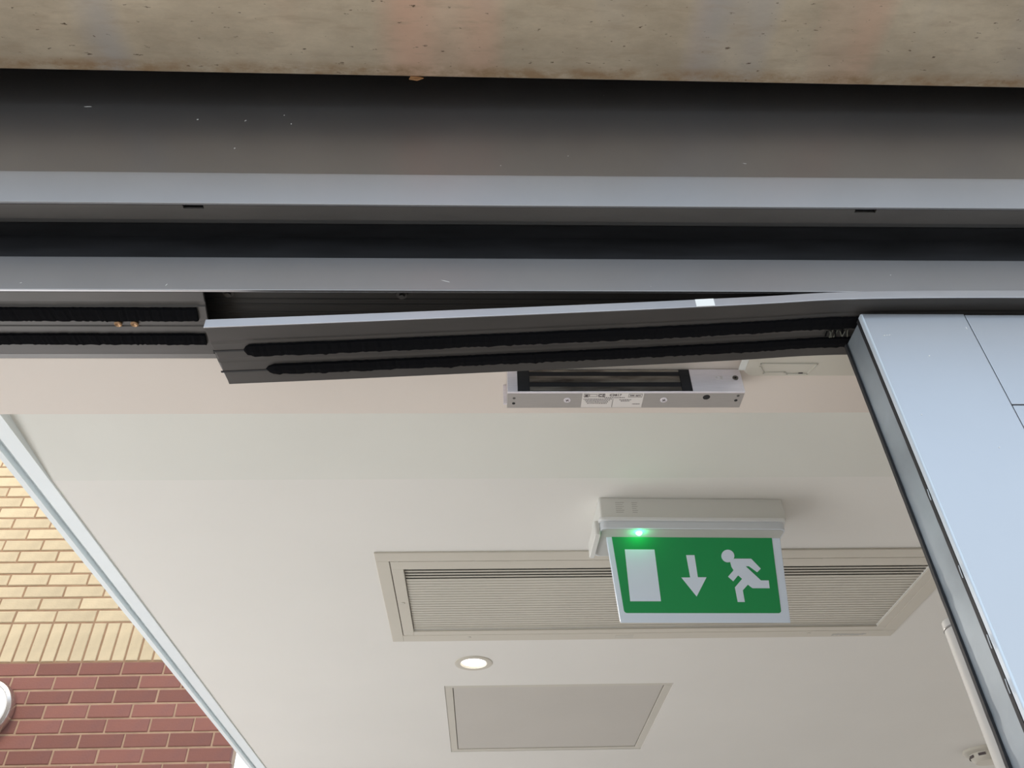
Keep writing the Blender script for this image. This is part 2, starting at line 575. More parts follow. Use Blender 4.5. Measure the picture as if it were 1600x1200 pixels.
# hollow of the head above the fallen cover: roof, rear web, small ribs, screws
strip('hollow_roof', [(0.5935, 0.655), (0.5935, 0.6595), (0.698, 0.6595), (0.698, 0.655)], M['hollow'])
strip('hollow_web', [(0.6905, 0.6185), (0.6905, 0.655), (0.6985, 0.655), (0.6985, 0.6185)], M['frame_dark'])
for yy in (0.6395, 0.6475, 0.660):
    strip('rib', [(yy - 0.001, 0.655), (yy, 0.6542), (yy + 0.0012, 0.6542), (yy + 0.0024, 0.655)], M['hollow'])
for x, y in ((-0.2803, 0.6300), (-0.0906, 0.6325)):
    q = MB(); q.cyl((x, y, 0.655), (0, 0, -1), 0.0062, 0.0012, 20); wsh = q.build('washer', M['hollow_screw'], frame)
    q = MB(); q.cyl((x, y, 0.6538), (0, 0, -1), 0.0036, 0.0035, 6); q.build('screw', M['hollow_screw'], wsh)

# cover still in place on the left: ribbed underside, two brush seals, two brass screws


def jag(bb, x0, x1, y0, y1, z, h, f, n, a0=0.0011, a1=0.0016, taper=0.0):
    """a ragged pile strip: y0..y1 wide, hanging h below z"""
    rings = []
    for i in range(n + 1):
        x = x0 + (x1 - x0) * i / n
        t = min(1.0, (x - x0) / taper) if taper else 1.0
        s = math.sqrt(max(0.02, 1 - (1 - t) ** 2))
        ym = y0 + (y1 - y0) * 0.55
        ya = ym + (y0 - ym) * s + random.uniform(-a0, a0) * 0.35
        yb = ym + (y1 - ym) * s + random.uniform(-a1, a1) * 0.5
        if random.random() < 0.06: yb += random.uniform(0.0, a1 * 0.9)
        hh = h * s * random.uniform(0.85, 1.1)
        rings.append([bb.bm.verts.new(f(x, yy, zz)) for yy, zz in ((ya, z), (ya + 0.0005, z - hh), ((ya + yb) / 2, z - hh * 1.15), (yb - 0.0004, z - hh * 0.9), (yb, z))])
    for a, c in zip(rings, rings[1:]):
        for i in range(5):
            j = (i + 1) % 5
            bb.bm.faces.new((a[i], a[j], c[j], c[i]))
    bb.bm.faces.new(rings[0][::-1]); bb.bm.faces.new(rings[-1])


def left_cut(x, y, z):
    # the cut end runs slightly askew
    return (x - (y - 0.59) * 0.13 if x > -0.4 else x, y, z)


lp = [(0.5938, 0.6175), (0.608, 0.6175), (0.6087, 0.6190), (0.6140, 0.6190), (0.6147, 0.6172), (0.6372, 0.6172), (0.6378, 0.6182), (0.6440, 0.6182),
      (0.6446, 0.6170), (0.6892, 0.6170), (0.6892, 0.6205), (0.5938, 0.6205)]
cover = strip('head_cover', lp, M['web'], x1=-0.2895, n=24, f=left_cut)
q = MB(); jag(q, FX0, -0.299, 0.6160, 0.6345, 0.6172, 0.0032, left_cut, 420)
q.build('brush_seal', M['brush'], cover)
q = MB(); jag(q, FX0, -0.2950, 0.6555, 0.6715, 0.6172, 0.0032, left_cut, 420)
q.build('brush_seal', M['brush'], cover)
for x in (-0.3915, -0.3743):
    q = MB(); q.lathe((x, 0.6398, 0.6175), (0, 0, -1), [(0, 0.0), (0.0038, 0.0), (0.0042, 0.0022), (0.0030, 0.0032), (0.0012, 0.0026), (0, 0.0016)], 18)
    s_ = q.build('screw', M['brass'], cover, smooth=True); s_['label'] = 'brown brass screw head'

# ================================================================== FALLEN TRIM
LIP = [(-0.2764, 0.5622), (-0.15, 0.5692), (-0.0359, 0.5761), (0.07, 0.5826), (0.1739, 0.5893), (0.2956, 0.5979), (0.365, 0.6038), (0.4341, 0.6064), (0.5, 0.6074), (0.5725, 0.6078), (2.0, 0.6078)]


def lipz(x):
    if x <= LIP[0][0]: return LIP[0][1] + (x - LIP[0][0]) * 0.0578
    for i in range(len(LIP) - 1):
        if LIP[i][0] <= x <= LIP[i + 1][0]:
            # Catmull-Rom for a smooth bend
            p0 = LIP[max(i - 1, 0)]; p1 = LIP[i]; p2 = LIP[i + 1]; p3 = LIP[min(i + 2, len(LIP) - 1)]
            h = p2[0] - p1[0]
            t = (x - p1[0]) / h
            m1 = (p2[1] - p0[1]) / (p2[0] - p0[0]) * h
            m2 = (p3[1] - p1[1]) / (p3[0] - p1[0]) * h
            return (2 * t**3 - 3 * t**2 + 1) * p1[1] + (t**3 - 2 * t**2 + t) * m1 + (-2 * t**3 + 3 * t**2) * p2[1] + (t**3 - t**2) * m2
    return LIP[-1][1]


def lean(x):
    # the rear edge settles a little lower towards the right end
    return max(0.0, min(1.0, (x - 0.15) / 0.3))


def sag(x, y, z):
    return (x, y, lipz(x) + z - 0.020 * lean(x) * max(0.0, y - 0.61) * 0.6)


trim = empty('bent_trim', (0.1, 0.64, 0.60),
             'long dark grey trim strip hanging loose at its left end below the door frame head', 'trim strip')
xsT = [-0.2764 + (1.88 + 0.2764) * (i / 120) ** 1.3 for i in range(121)]
tp = [(0.5900, 0.0), (0.6070, 0.0), (0.6105, 0.0007), (0.6136, 0.0), (0.6345, 0.0), (0.6370, 0.0005),
      (0.6400, 0.0005), (0.6425, 0.0), (0.6765, 0.0), (0.6765, 0.0022), (0.5900, 0.0022)]
bb = MB()
rings = []
for k, x in enumerate(xsT):
    rg = []
    for (y, z) in tp:
        xx = x
        if k == 0:      # torn left end: ragged towards the rear
            xx = x + (y - 0.5885) * 0.03 + random.uniform(-0.0022, 0.0034) * (1 if y > 0.62 else 0.3)
        rg.append(bb.bm.verts.new(sag(xx, y, z)))
    rings.append(rg)
for a, c in zip(rings, rings[1:]):
    for i in range(len(tp)):
        j = (i + 1) % len(tp)
        bb.bm.faces.new((a[i], a[j], c[j], c[i]))
bb.bm.faces.new(rings[0][::-1]); bb.bm.faces.new(rings[-1])
bb.build('ribbed_web', M['web'], trim, bevel=0.0005)
q = MB(); q.sweep([(0.5885, 0.0), (0.5885, 0.0108), (0.5915, 0.0108), (0.5915, 0.0024), (0.5900, 0.0022), (0.5900, 0.0)], xsT, sag)
l_ = q.build('front_lip', M['lip'], trim, bevel=0.0004); l_['label'] = 'bright silvery front lip'
q = MB(); q.sweep([(0.5915, 0.0098), (0.5915, 0.0112), (0.5955, 0.0112), (0.5955, 0.0098)], xsT[1:], sag)
q.build('lip_return', M['frame_dark'], trim)
q = MB(); jag(q, -0.2455, 1.88, 0.6150, 0.6320, 0.0005, 0.0034, sag, 620, taper=0.012)
q.build('brush_seal', M['brush'], trim)
q = MB(); jag(q, -0.2290, 1.88, 0.6465, 0.6615, 0.0005, 0.0034, sag, 620, taper=0.016)
q.build('brush_seal', M['brush'], trim)
for (y, x1) in ((0.6240, -0.243), (0.6560, -0.226)):
    q = MB(); q.sweep([(y - 0.0011, -0.0005), (y - 0.0011, 0.0004), (y + 0.0011, 0.0004), (y + 0.0011, -0.0005)], [-0.2755, -0.26, x1], sag)
    q.build('groove', M['black'], trim)
# crumpled brush ends beside the leaf
for i in range(9):
    x = 0.374 + i * 0.0028
    q = MB()
    w1, w2 = random.uniform(-0.003, 0.006), random.uniform(0, 0.003)
    q.prism([sag(x, 0.6335 + w2, -0.0004), sag(x + 0.0010, 0.6335 + w2, -0.0004), sag(x + w1 + 0.0014, 0.6460 - w2, -0.0006), sag(x + w1, 0.6460 - w2, -0.0006)],
            (0, 0, -0.001 - 0.0015 * random.random()))
    q.build('frayed_tuft', M['tuft'] if i % 3 else M['brush'], trim)
# white sticker on the lip
q = MB()
q.sweep([(0.5880, 0.0002), (0.5880, 0.0104), (0.5885, 0.0104), (0.5885, 0.0002)], [0.2195, 0.2295, 0.2390], sag)
s_ = q.build('sticker', M['sticker'], trim); s_['label'] = 'small white sticker'

# ================================================================== DOOR LEAF (right)
LX, LY, LZ = 0.400, 0.6055, 0.600
leaf = empty('door_leaf', (LX + 0.3, LY + 0.025, -H + 0.01),
             'blue grey metal door leaf with black edge gaskets standing right of the opening', 'door')
q = MB()
q.prism([(LX, 0, -H + 0.01), (LX, 0, LZ), (LX + 0.1115, 0, LZ), (LX + 0.1115, 0, -H + 0.01)], (0, 0.0085, 0))
for v in q.bm.verts: v.co.y += LY
q.build('stile', M['leaf'], leaf, bevel=0.0010)
q = MB(); q.box(LX - 0.0012, LX + 0.002, LY - 0.0002, LY + 0.0066, -H + 0.011, LZ - 0.0005); bd = q.build('edge_highlight', M['corner_highlight'], leaf, bevel=0.0012, smooth=True); bd['label'] = 'pale edge strip standing in for the corner highlight'  # separate pale strip added; the corner highlight is in its colour
q = MB(); q.box(LX + 0.1121, 1.7, LY + 0.0003, LY + 0.006, 0.4776, LZ - 0.0012); q.build('top_rail', M['leaf'], leaf, bevel=0.0006)
q = MB(); q.box(LX + 0.1121, 1.7, LY + 0.0003, LY + 0.006, -H + 0.01, 0.4764); q.build('infill_panel', M['leaf'], leaf, bevel=0.0006)
q = MB(); q.box(LX + 0.006, 1.7, LY + 0.006, 0.6545, -H + 0.012, LZ - 0.002); q.build('core', M['frame_dark'], leaf)
# edge face: black gasket, grey channel, black gasket
q = MB()
n = 60
for (ya, yb, nm, mm, xa) in ((0.6125, 0.6170, 'gasket', 'black', 0.3990), (0.6508, 0.6550, 'gasket', 'black', 0.3985)):
    q = MB()
    rings = []
    nn = 200
    for i in range(nn + 1):
        z = -H + 0.012 + (LZ + H - 0.014) * i / nn
        j1 = random.uniform(-0.0004, 0.0004)
        rings.append([q.bm.verts.new((x, y, z)) for x, y in ((xa + j1, ya + j1), (xa + j1, yb + j1), (LX + 0.006, yb + j1), (LX + 0.006, ya + j1))])
    for a, c in zip(rings, rings[1:]):
        for i in range(4):
            j = (i + 1) % 4
            q.bm.faces.new((a[i], a[j], c[j], c[i]))
    q.bm.faces.new(rings[0][::-1]); q.bm.faces.new(rings[-1])
    q.build('gasket', M['black'], leaf)
q = MB(); q.box(0.4010, LX + 0.006, 0.6165, 0.6508, -H + 0.012, LZ - 0.002); q.build('edge_channel', M['channel'], leaf)
q = MB(); q.cyl((0.4625, 0.742, 0.318), (0, 0, -1), 0.0175, 1.25, 32)
hd = q.build('pull_handle', M['tube'], leaf, smooth=True, bevel=0.0008)
hd['label'] = 'tall satin tubular pull handle'
for z in (0.05, -0.75):
    q = MB(); q.cyl((0.4625, 0.735, z), (0, -1, 0), 0.009, 0.0805, 20); q.build('standoff', M['tube'], hd, smooth=True)
q = MB(); q.lathe((0.4625, 0.742, 0.309), (0, 0, 1), [(0.0176, 0), (0.0181, 0.0002), (0.0181, 0.0016), (0.0176, 0.0018)], 32, closed=True); q.build('cap_ring', M['screw'], hd)
# bits of torn foil on the gasket
for z in (0.385, 0.250, 0.215, 0.31, 0.10, 0.03):
    q = MB()
    q.prism([(0.3982, 0.6114, z), (0.3982, 0.6124, z - 0.005), (0.3980, 0.6121, z - 0.011), (0.3978, 0.6115, z - 0.006)], (-0.0008, 0, 0))
    q.build('torn_foil', M['chrome'], leaf)

# small paint chips and scratches knocked into the faces


def chip(x, y, z, w, h, a, parent):
    c, s_ = math.cos(a), math.sin(a)
    pts = [(-w, -h * 0.4), (-w * 0.2, -h), (w, -h * 0.3), (w * 0.7, h), (-w * 0.3, h * 0.6)]
    qq = MB(); qq.prism([(x + px * c - pz * s_, y, z + px * s_ + pz * c) for px, pz in pts], (0, -0.0003, 0))
    return qq.build('paint_chip', M['chip'], parent)


for (x, z, w, h, a) in ((0.4150, 0.5680, 0.0012, 0.0006, 0), (0.4178, 0.5684, 0.0008, 0.0005, 0.3), (0.4206, 0.5688, 0.0014, 0.0004, 0.1), (0.4525, 0.5400, 0.0010, 0.0008, 0.5),
                        (0.5060, 0.5790, 0.0005, 0.0020, 0.1), (0.4181, 0.4647, 0.0007, 0.0005, 0), (0.478, 0.4262, 0.0008, 0.0006, 0.4), (0.512, 0.33, 0.0009, 0.0005, 0.2)):
    chip(x, LY, z, w, h, a, leaf)
for (x, z, w, h, a) in ((-0.4868, 0.9142, 0.0045, 0.0005, 0), (-0.3478, 0.8887, 0.0012, 0.0009, 0), (-0.2899, 0.887, 0.0014, 0.0005, 0.8), (-0.2918, 0.8295, 0.0009, 0.0009, 0),
                        (-0.2336, 0.8812, 0.0008, 0.0008, 0), (-0.245, 0.90, 0.0007, 0.0007, 0), (0.3085, 0.8081, 0.0022, 0.0004, -0.3), (0.10, 0.82, 0.0007, 0.0006, 0), (0.02, 0.80, 0.0006, 0.0006, 0)):
    chip(x, 0.565, z, w, h, a, frame)
for (x, z, w, h, a) in ((-0.3278, 0.6240, 0.0016, 0.0004, 1.0), (-0.0400, 0.6310, 0.0050, 0.0004, -0.35), (-0.476, 0.6262, 0.0012, 0.0003, 0.2), (0.44, 0.6430, 0.0006, 0.0005, 0)):
    chip(x, 0.590, z, w, h, a, frame)

# ================================================================== MAGNETIC LOCK
KX0, KX1, KY, KYB, KZ, KZT = 0.0272, 0.3012, 0.718, 0.7475, 0.585, 0.620
lock = empty('magnetic_door_lock', ((KX0 + KX1) / 2, KY + 0.015, KZT),
             'silver magnetic door lock bar with black framed steel core fixed under the soffit', 'door lock')
MX0, MX1 = 0.0390, 0.2405
q = MB()
zt_ = KZT - 0.0008
q.prism([(KX0, KY, KZ), (KX1, KY, KZ), (KX1, KY, zt_), (MX1, KY, zt_), (MX1, KY, KZ + 0.0012), (MX0, KY, KZ + 0.0012), (MX0, KY, zt_), (KX0, KY, zt_)], (0, 0.003, 0))
q.build('face_plate', M['alu'], lock, bevel=0.0004)
q = MB(); q.box(KX0, KX1, KY + 0.003, KYB, KZ, zt_)
q.build('housing', M['alu_body'], lock)
q = MB()
q.box(MX0, MX0 + 0.0135, KY - 0.0004, KY + 0.003, KZ + 0.0012, KZT - 0.002)
q.box(MX1 - 0.012, MX1, KY - 0.0004, KY + 0.003, KZ + 0.0012, KZT - 0.002)
q.box(MX0 + 0.0135, MX1 - 0.012, KY + 0.0006, KY + 0.003, KZ + 0.0012, KZT - 0.002)
cf = q.build('core_frame', M['black'], lock)
for (z0, z1) in ((0.5872, 0.5925), (0.5995, 0.6085), (0.6150, 0.6178)):
    q = MB(); q.box(MX0 + 0.0140, MX1 - 0.0125, KY - 0.0002, KY + 0.0008, z0, z1); q.build('steel_core', M['steel'], lock)
q = MB(); q.box(KX0 - 0.004, KX0 + 0.05, KYB, KYB + 0.003, 0.592, KZT); q.build('mounting_plate', M['alu'], lock)


def hole(x, y, r, m, nm='screw_hole', recess=0.0002):
    qq = MB(); qq.cyl((x, y, KZ - recess), (0, 0, 1), r, 0.0012, 20); return qq.build(nm, m, lock)


hole(0.0350, 0.7295, 0.0017, M['screw']); hole(0.0347, 0.7390, 0.0019, M['black'])
hole(0.2945, 0.7255, 0.0017, M['screw']); hole(0.2938, 0.7340, 0.0020, M['black'])
h_ = hole(0.2580, 0.7280, 0.0042, M['black'], 'cable_plug')
for x in (0.0965, 0.2090):
    s_ = hole(x, 0.7330, 0.0040, M['alu'], 'screw', 0.0006)
    for a in (0.5, 2.07):
        qq = MB()
        c, sn = math.cos(a) * 0.0022, math.sin(a) * 0.0022
        w = 0.0004
        nx, ny = -sn / 0.0022 * w, c / 0.0022 * w
        y = 0.7330
        qq.prism([(x - c - nx, y - sn - ny, KZ - 0.0009), (x + c - nx, y + sn - ny, KZ - 0.0009), (x + c + nx, y + sn + ny, KZ - 0.0009), (x - c + nx, y - sn + ny, KZ - 0.0009)], (0, 0, 0.0005))
        qq.build('cross_slot', M['ink'], s_)
qq = MB(); qq.cyl((0.2935, KY, 0.6055), (0, -1, 0), 0.0034, 0.0008, 20); s_ = qq.build('screw', M['screw'], lock)
qq = MB(); qq.cyl((0.2935, KY - 0.0008, 0.6055), (0, -1, 0), 0.0014, 0.0003, 6); qq.build('socket', M['black'], s_)
text('embossed_mark', 'CE', 0.0075, (0.2745, KY - 0.0001, 0.6055), (1, 0, 0), (0, 0, 1), M['label'], lock)
# rating label on the underside: reads from outside, its top edge towards the camera
A, UPV = (1, 0, 0), (0, -1, 0)
qq = MB(); qq.box(0.1135, 0.1845, KY + 0.0018, KYB - 0.0012, KZ - 0.0004, KZ); lab = qq.build('rating_label', M['label'], lock)
lab['label'] = 'pale printed rating label'
zt = KZ - 0.0006
y0 = KY + 0.0055


def ltext(t, s, x, y): return text('print', t, s, (x, y, zt), A, UPV, M['ink'], lab)


ltext('C3817', 0.0052, 0.1515, y0); ltext('CE', 0.0062, 0.1355, y0 + 0.0008); ltext('300 daN', 0.0036, 0.1745, y0 + 0.0008)
# lines of print too small to read: rows of short ink strokes
q = MB()
for (cx, w, dy) in ((0.1510, 0.024, 0.0040), (0.1315, 0.033, 0.0066), (0.1315, 0.029, 0.0092), (0.1315, 0.026, 0.0118), (0.1315, 0.023, 0.0144),
                    (0.1640, 0.014, 0.0080), (0.1640, 0.010, 0.0104), (0.1775, 0.009, 0.0158)):
    x = cx - w / 2
    while x < cx + w / 2:
        l_ = random.uniform(0.0007, 0.0022)
        q.box(x, min(x + l_, cx + w / 2), y0 + dy, y0 + dy + 0.0010, zt, zt + 0.0002)
        x += l_ + 0.0006
q.build('print', M['ink'], lab, kind='stuff')


def lbox(x0, x1, ya, yb, t=0.00035):
    qq = MB()
    qq.box(x0, x1, ya, ya + t, zt, zt + 0.0002); qq.box(x0, x1, yb - t, yb, zt, zt + 0.0002)
    qq.box(x0, x0 + t, ya, yb, zt, zt + 0.0002); qq.box(x1 - t, x1, ya, yb, zt, zt + 0.0002)
    qq.build('print', M['ink'], lab, kind='stuff')


lbox(0.1152, 0.1210, y0 - 0.0022, y0 + 0.0036); lbox(0.1215, 0.1305, y0 - 0.0016, y0 + 0.0030)
lbox(0.1668, 0.1825, y0 - 0.0022, y0 + 0.0038); lbox(0.1318, 0.1395, y0 - 0.0022, y0 + 0.0036)
qq = MB()                                              # crossed-out wheelie bin and the rule beneath it
qq.prism([(0.1162, y0 - 0.001, zt), (0.1200, y0 - 0.001, zt), (0.1195, y0 + 0.0018, zt), (0.1168, y0 + 0.0018, zt)], (0, 0, 0.0002))
qq.box(0.1160, 0.1202, y0 + 0.0022, y0 + 0.0031, zt, zt + 0.0002)
qq.box(0.1493, 0.1497, y0 + 0.0068, KYB - 0.002, zt, zt + 0.0002)
qq.build('print', M['ink'], lab, kind='stuff')

# ================================================================== CREAM DEVICE UNDER THE SOFFIT
dev = empty('soffit_sensor_housing', (0.42, 0.70, 0.62),
            'shallow cream sensor housing on the soffit between the lock and the door leaf', 'sensor')
q = MB()
pts = []
for k in range(9):
    a = math.pi / 2 * k / 8
    pts.append((0.300 + 0.016 - 0.016 * math.sin(a + 0), 0.7155 - 0.016 + 0.016 * math.cos(a)))
pts = [(0.56, 0.665), (0.56, 0.7155)] + pts + [(0.293, 0.665)]
q.prism([(x, y, 0.606) for x, y in pts], (0, 0, 0.0138))
q.build('case', M['vent'], dev, bevel=0.0015)
q = MB(); q.box(0.2935, 0.3015, 0.672, 0.704, 0.6055, 0.606); q.build('side_lens', M['sign_body'], dev)
q = MB()
for (a, c) in (((0.3170, 0.6925), (0.3170, 0.6965)), ((0.3170, 0.6965), (0.3240, 0.7085)), ((0.3240, 0.7085), (0.3480, 0.7075)), ((0.3480, 0.7075), (0.3520, 0.7105)),
               ((0.3520, 0.7105), (0.3760, 0.7105)), ((0.3760, 0.7105), (0.3825, 0.6930)), ((0.3825, 0.6930), (0.3170, 0.6925))):
    av, cv = Vector((*a, 0.6048)), Vector((*c, 0.6048))
    d = (cv - av).normalized() * 0.0006
    nrm = Vector((-d.y, d.x, 0))
    q.prism([av - d - nrm, cv + d - nrm, cv + d + nrm, av - d + nrm], (0, 0, 0.0012))
q.build('moulded_outline', M['slat'], dev)
q = MB(); q.box(0.3655, 0.3705, 0.7086, 0.7100, 0.6052, 0.6060); q.build('clip', M['ink'], dev)

# ================================================================== EXIT SIGN
P0 = Vector((0.2307, 1.30, 0.7219))
PA = Vector((0.2946, 0.2946 * 0.0271, 0.0))
PD = Vector((0.0276, 0.1137, -0.0948))
PN = PA.cross(PD).normalized()
if PN.y > 0: PN = -PN
sign = empty('exit_sign', (0.379, 1.31, CZ), 'green running man exit sign with lit green lamp hanging from the ceiling', 'exit sign')


def SP(s, t, h=0.0): return P0 + PA * s + PD * t + PN * h


def rot_pt(x, y, z):      # housing shares the slight turn of the blade
    dx, dy = x - 0.379, y - 1.31
    c, s_ = math.cos(0.0265), math.sin(0.0265)
    return (0.379 + dx * c - dy * s_, 1.31 + dx * s_ + dy * c, z)


def rbox(name, x0, x1, y0, y1, z0, z1, m, rad, par, seg=6):
    pts = []
    for (cx, cy, a0) in ((x0 + rad, y0 + rad, 180), (x1 - rad, y0 + rad, 270), (x1 - rad, y1 - rad, 0), (x0 + rad, y1 - rad, 90)):
        for k in range(seg + 1):
            a = R(a0 + 90 * k / seg)
            pts.append((cx + rad * math.cos(a), cy + rad * math.sin(a)))
    qq = MB(); qq.prism([rot_pt(x, y, z0) for x, y in pts], (0, 0, z1 - z0))
    return qq.build(name, m, par, smooth=True, bevel=0.0012)


body = rbox('housing', 0.2085, 0.5505, 1.275, 1.375, 0.744, CZ, M['sign_body'], 0.004, sign)
rbox('rim', 0.2045, 0.5470, 1.2690, 1.381, 0.7365, 0.7430, M['white'], 0.010, sign)
rbox('tray', 0.2065, 0.5440, 1.2735, 1.379, 0.7220, 0.7370, M['sign_plastic'], 0.012, sign)
rbox('underside_or_shade_plate', 0.2095, 0.5410, 1.2765, 1.376, 0.7212, 0.7222, M['tray_shade'], 0.010, sign)  # plate added below the tray; underside shade put into its colour
rbox('end_cap', 0.1975, 0.2075, 1.282, 1.372, 0.714, 0.742, M['sign_body'], 0.004, sign)
for k, (zz, w) in enumerate(((0.775, 0.036), (0.771, 0.030), (0.767, 0.034), (0.763, 0.026), (0.759, 0.034), (0.755, 0.030))):
    for xs_, ww in ((0.238, w * 0.45), (0.268, w * 0.30)):
        qq = MB()
        p = [rot_pt(xs_, 1.2748, zz), rot_pt(xs_ + ww, 1.2748, zz), rot_pt(xs_ + ww, 1.2748, zz + 0.0011), rot_pt(xs_, 1.2748, zz + 0.0011)]
        qq.prism(p, (0, 0.0004, 0)); qq.build('faint_print', M['ink_pale'], body)
# blade
q = MB()
c4 = [SP(-0.034, -0.03), SP(1.054, -0.03), SP(1.054, 1.137), SP(-0.034, 1.137)]
q.prism(c4, -PN * 0.010)
blade = q.build('blade', M['sign_white'], sign, bevel=0.0012)


def zs(x, y):             # pictogram drawing coordinates -> blade coordinates
    xl = 247 + (y - 437) * 0.168
    xr = 1357 + (y - 437) * 0.130
    return (x - xl) / (xr - xl), (y - 437) / 531.0


def decal(name, pts, m, h0, h1, par):
    qq = MB(); qq.prism([SP(s, t, h1) for s, t in pts], -PN * (h1 - h0)); return qq.build(name, m, par)


g = [(0, -0.005), (1, -0.005)]
for k in range(7):
    a = R(90 * k / 6)
    g.append((1 - 0.018 + 0.018 * math.cos(a), 1 - 0.035 + 0.035 * math.sin(a)))
for k in range(7):
    a = R(90 + 90 * k / 6)
    g.append((0.018 + 0.018 * math.cos(a), 1 - 0.035 + 0.035 * math.sin(a)))
leg = decal('green_panel', g, M['sign_green'], 0.0, 0.0006, blade)
decal('door_symbol', [zs(*p) for p in ((337, 523), (541, 523), (588, 884), (376, 884))], M['sign_white'], 0.0006, 0.0010, blade)
decal('arrow_symbol', [zs(*p) for p in ((760, 560), (818, 560), (842, 714), (902, 714), (834, 850), (727, 716), (789, 716))], M['sign_white'], 0.0006, 0.0010, blade)
decal('running_figure', [zs(*p) for p in ((1066, 605), (1096, 583), (1213, 583), (1280, 652), (1255, 678), (1197, 636), (1175, 636), (1282, 735), (1336, 735), (1343, 790),
                                          (1222, 790), (1190, 765), (1155, 805), (1170, 888), (1120, 888), (1100, 785), (1150, 725), (1122, 700), (1088, 742), (1052, 710), (1090, 665), (1075, 640))],
      M['sign_white'], 0.0006, 0.0010, blade)
decal('figure_head', [zs(1050 + 45 * math.cos(2 * math.pi * k / 28), 565 + 44 * math.sin(2 * math.pi * k / 28)) for k in range(28)], M['sign_white'], 0.0006, 0.0011, blade)
q = MB(); q.lathe(rot_pt(0.2775, 1.2880, 0.7214), (0, 0, -1), [(0.0062, 0), (0.0058, 0.002), (0.0035, 0.0045), (0, 0.0055)], 24)
led = q.build('indicator_lamp', M['led'], sign, smooth=True); led['label'] = 'glowing green indicator lamp'
ll = bpy.data.lights.new('indicator_glow', 'POINT'); ll.energy = 0.035; ll.color = (0.05, 1.0, 0.35); ll.shadow_soft_size = 0.004
lo = bpy.data.objects.new('indicator_glow', ll); COL.objects.link(lo)
lp_ = rot_pt(0.2775, 1.2840, 0.7120); lo.location = (lp_[0], lp_[1], lp_[2] + H)

# ================================================================== CEILING VENT
vent = empty('ceiling_vent', (0.39, 1.7, CZ), 'wide cream ceiling vent grille with many thin slats behind the exit sign', 'vent')
q = MB()
ZB = CZ - 0.004
for (x0, x1, y0, y1) in ((-0.2195, 1.003, 1.4700, 1.5045), (-0.2195, -0.1925, 1.5045, 1.9150), (-0.1925, 1.003, 1.8790, 1.9150), (0.970, 1.003, 1.5045, 1.8790)):
    q.box(x0, x1, y0, y1, ZB, CZ)
q.build('outer_frame', M['vent'], vent, bevel=0.001)
q = MB()
for (x0, x1, y0, y1) in ((-0.1907, 0.970, 1.5068, VY0), (-0.1907, VX0, VY0, 1.8788), (VX0, 0.970, VY1, 1.8788), (VX1, 0.970, VY0, VY1)):
    q.box(x0, x1, y0, y1, ZB + 0.0004, CZ)
q.build('inner_frame', M['vent'], vent, bevel=0.0008)
q = MB(); q.box(-0.1925, -0.1907, 1.5045, 1.8788, CZ - 0.0012, CZ); q.box(-0.1925, 0.97, 1.5045, 1.5068, CZ - 0.0012, CZ); q.build('frame_gap', M['ink'], vent)
for i in range(14):
    x = -0.18 + i * 0.08
    q = MB(); q.box(x, x + 0.006, 1.5043, 1.5062, CZ - 0.0042, CZ - 0.001); q.build('hinge_pin', M['slat'], vent)
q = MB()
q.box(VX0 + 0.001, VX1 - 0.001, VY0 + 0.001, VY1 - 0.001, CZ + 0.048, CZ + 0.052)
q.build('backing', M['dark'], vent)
pitch = 0.01245
sl_mesh = {}
n = 25
for i in range(n):
    y = VY0 + 0.004 + pitch * i
    op = i < 4
    key = 'open' if op else 'shut'
    dz = 0.0026 if op else 0.0012
    ln = 0.0112 if op else 0.0136
    if key not in sl_mesh:
        q = MB()
        x0, x1 = VX0 + 0.0012, VX1 - 0.0012
        q.prism([(x0, 0, 0), (x0, ln, dz), (x0, ln, dz + 0.0012), (x0, 0, 0.0012)], (x1 - x0, 0, 0))
        for v in q.bm.verts: v.co += Vector((0, y, CZ + 0.001))
        o = q.build('slat', M['slat'], vent)
        sl_mesh[key] = (o, y)
    else:
        src, ysrc = sl_mesh[key]
        o = src.copy(); COL.objects.link(o); o.parent = vent
        o.location = (0, y - ysrc, 0)
for (x, y) in ((-0.035, 1.893), (0.792, 1.893), (-0.1785, 1.70)):
    q = MB(); q.lathe((x, y, ZB), (0, 0, -1), [(0.0048, 0), (0.0040, 0.0010), (0.0015, 0.0014), (0, 0.0012)], 18); q.build('screw', M['slat'], vent, smooth=True)
q = MB(); q.box(0.318, 0.362, 1.889, 1.908, ZB - 0.0004, ZB); q.build('maker_plate', M['slat'], vent)
q = MB()
for k in range(16):
    x = 0.852 + k * 0.0052
    q.box(x, x + 0.0053, 1.897 + random.uniform(-0.0015, 0.0015), 1.903 + random.uniform(-0.001, 0.0055), ZB - 0.0003, ZB)
o = q.build('dark_scuff', M['ink_pale'], vent); o['label'] = 'dark scuffed strip'

# ================================================================== DOWNLIGHTS


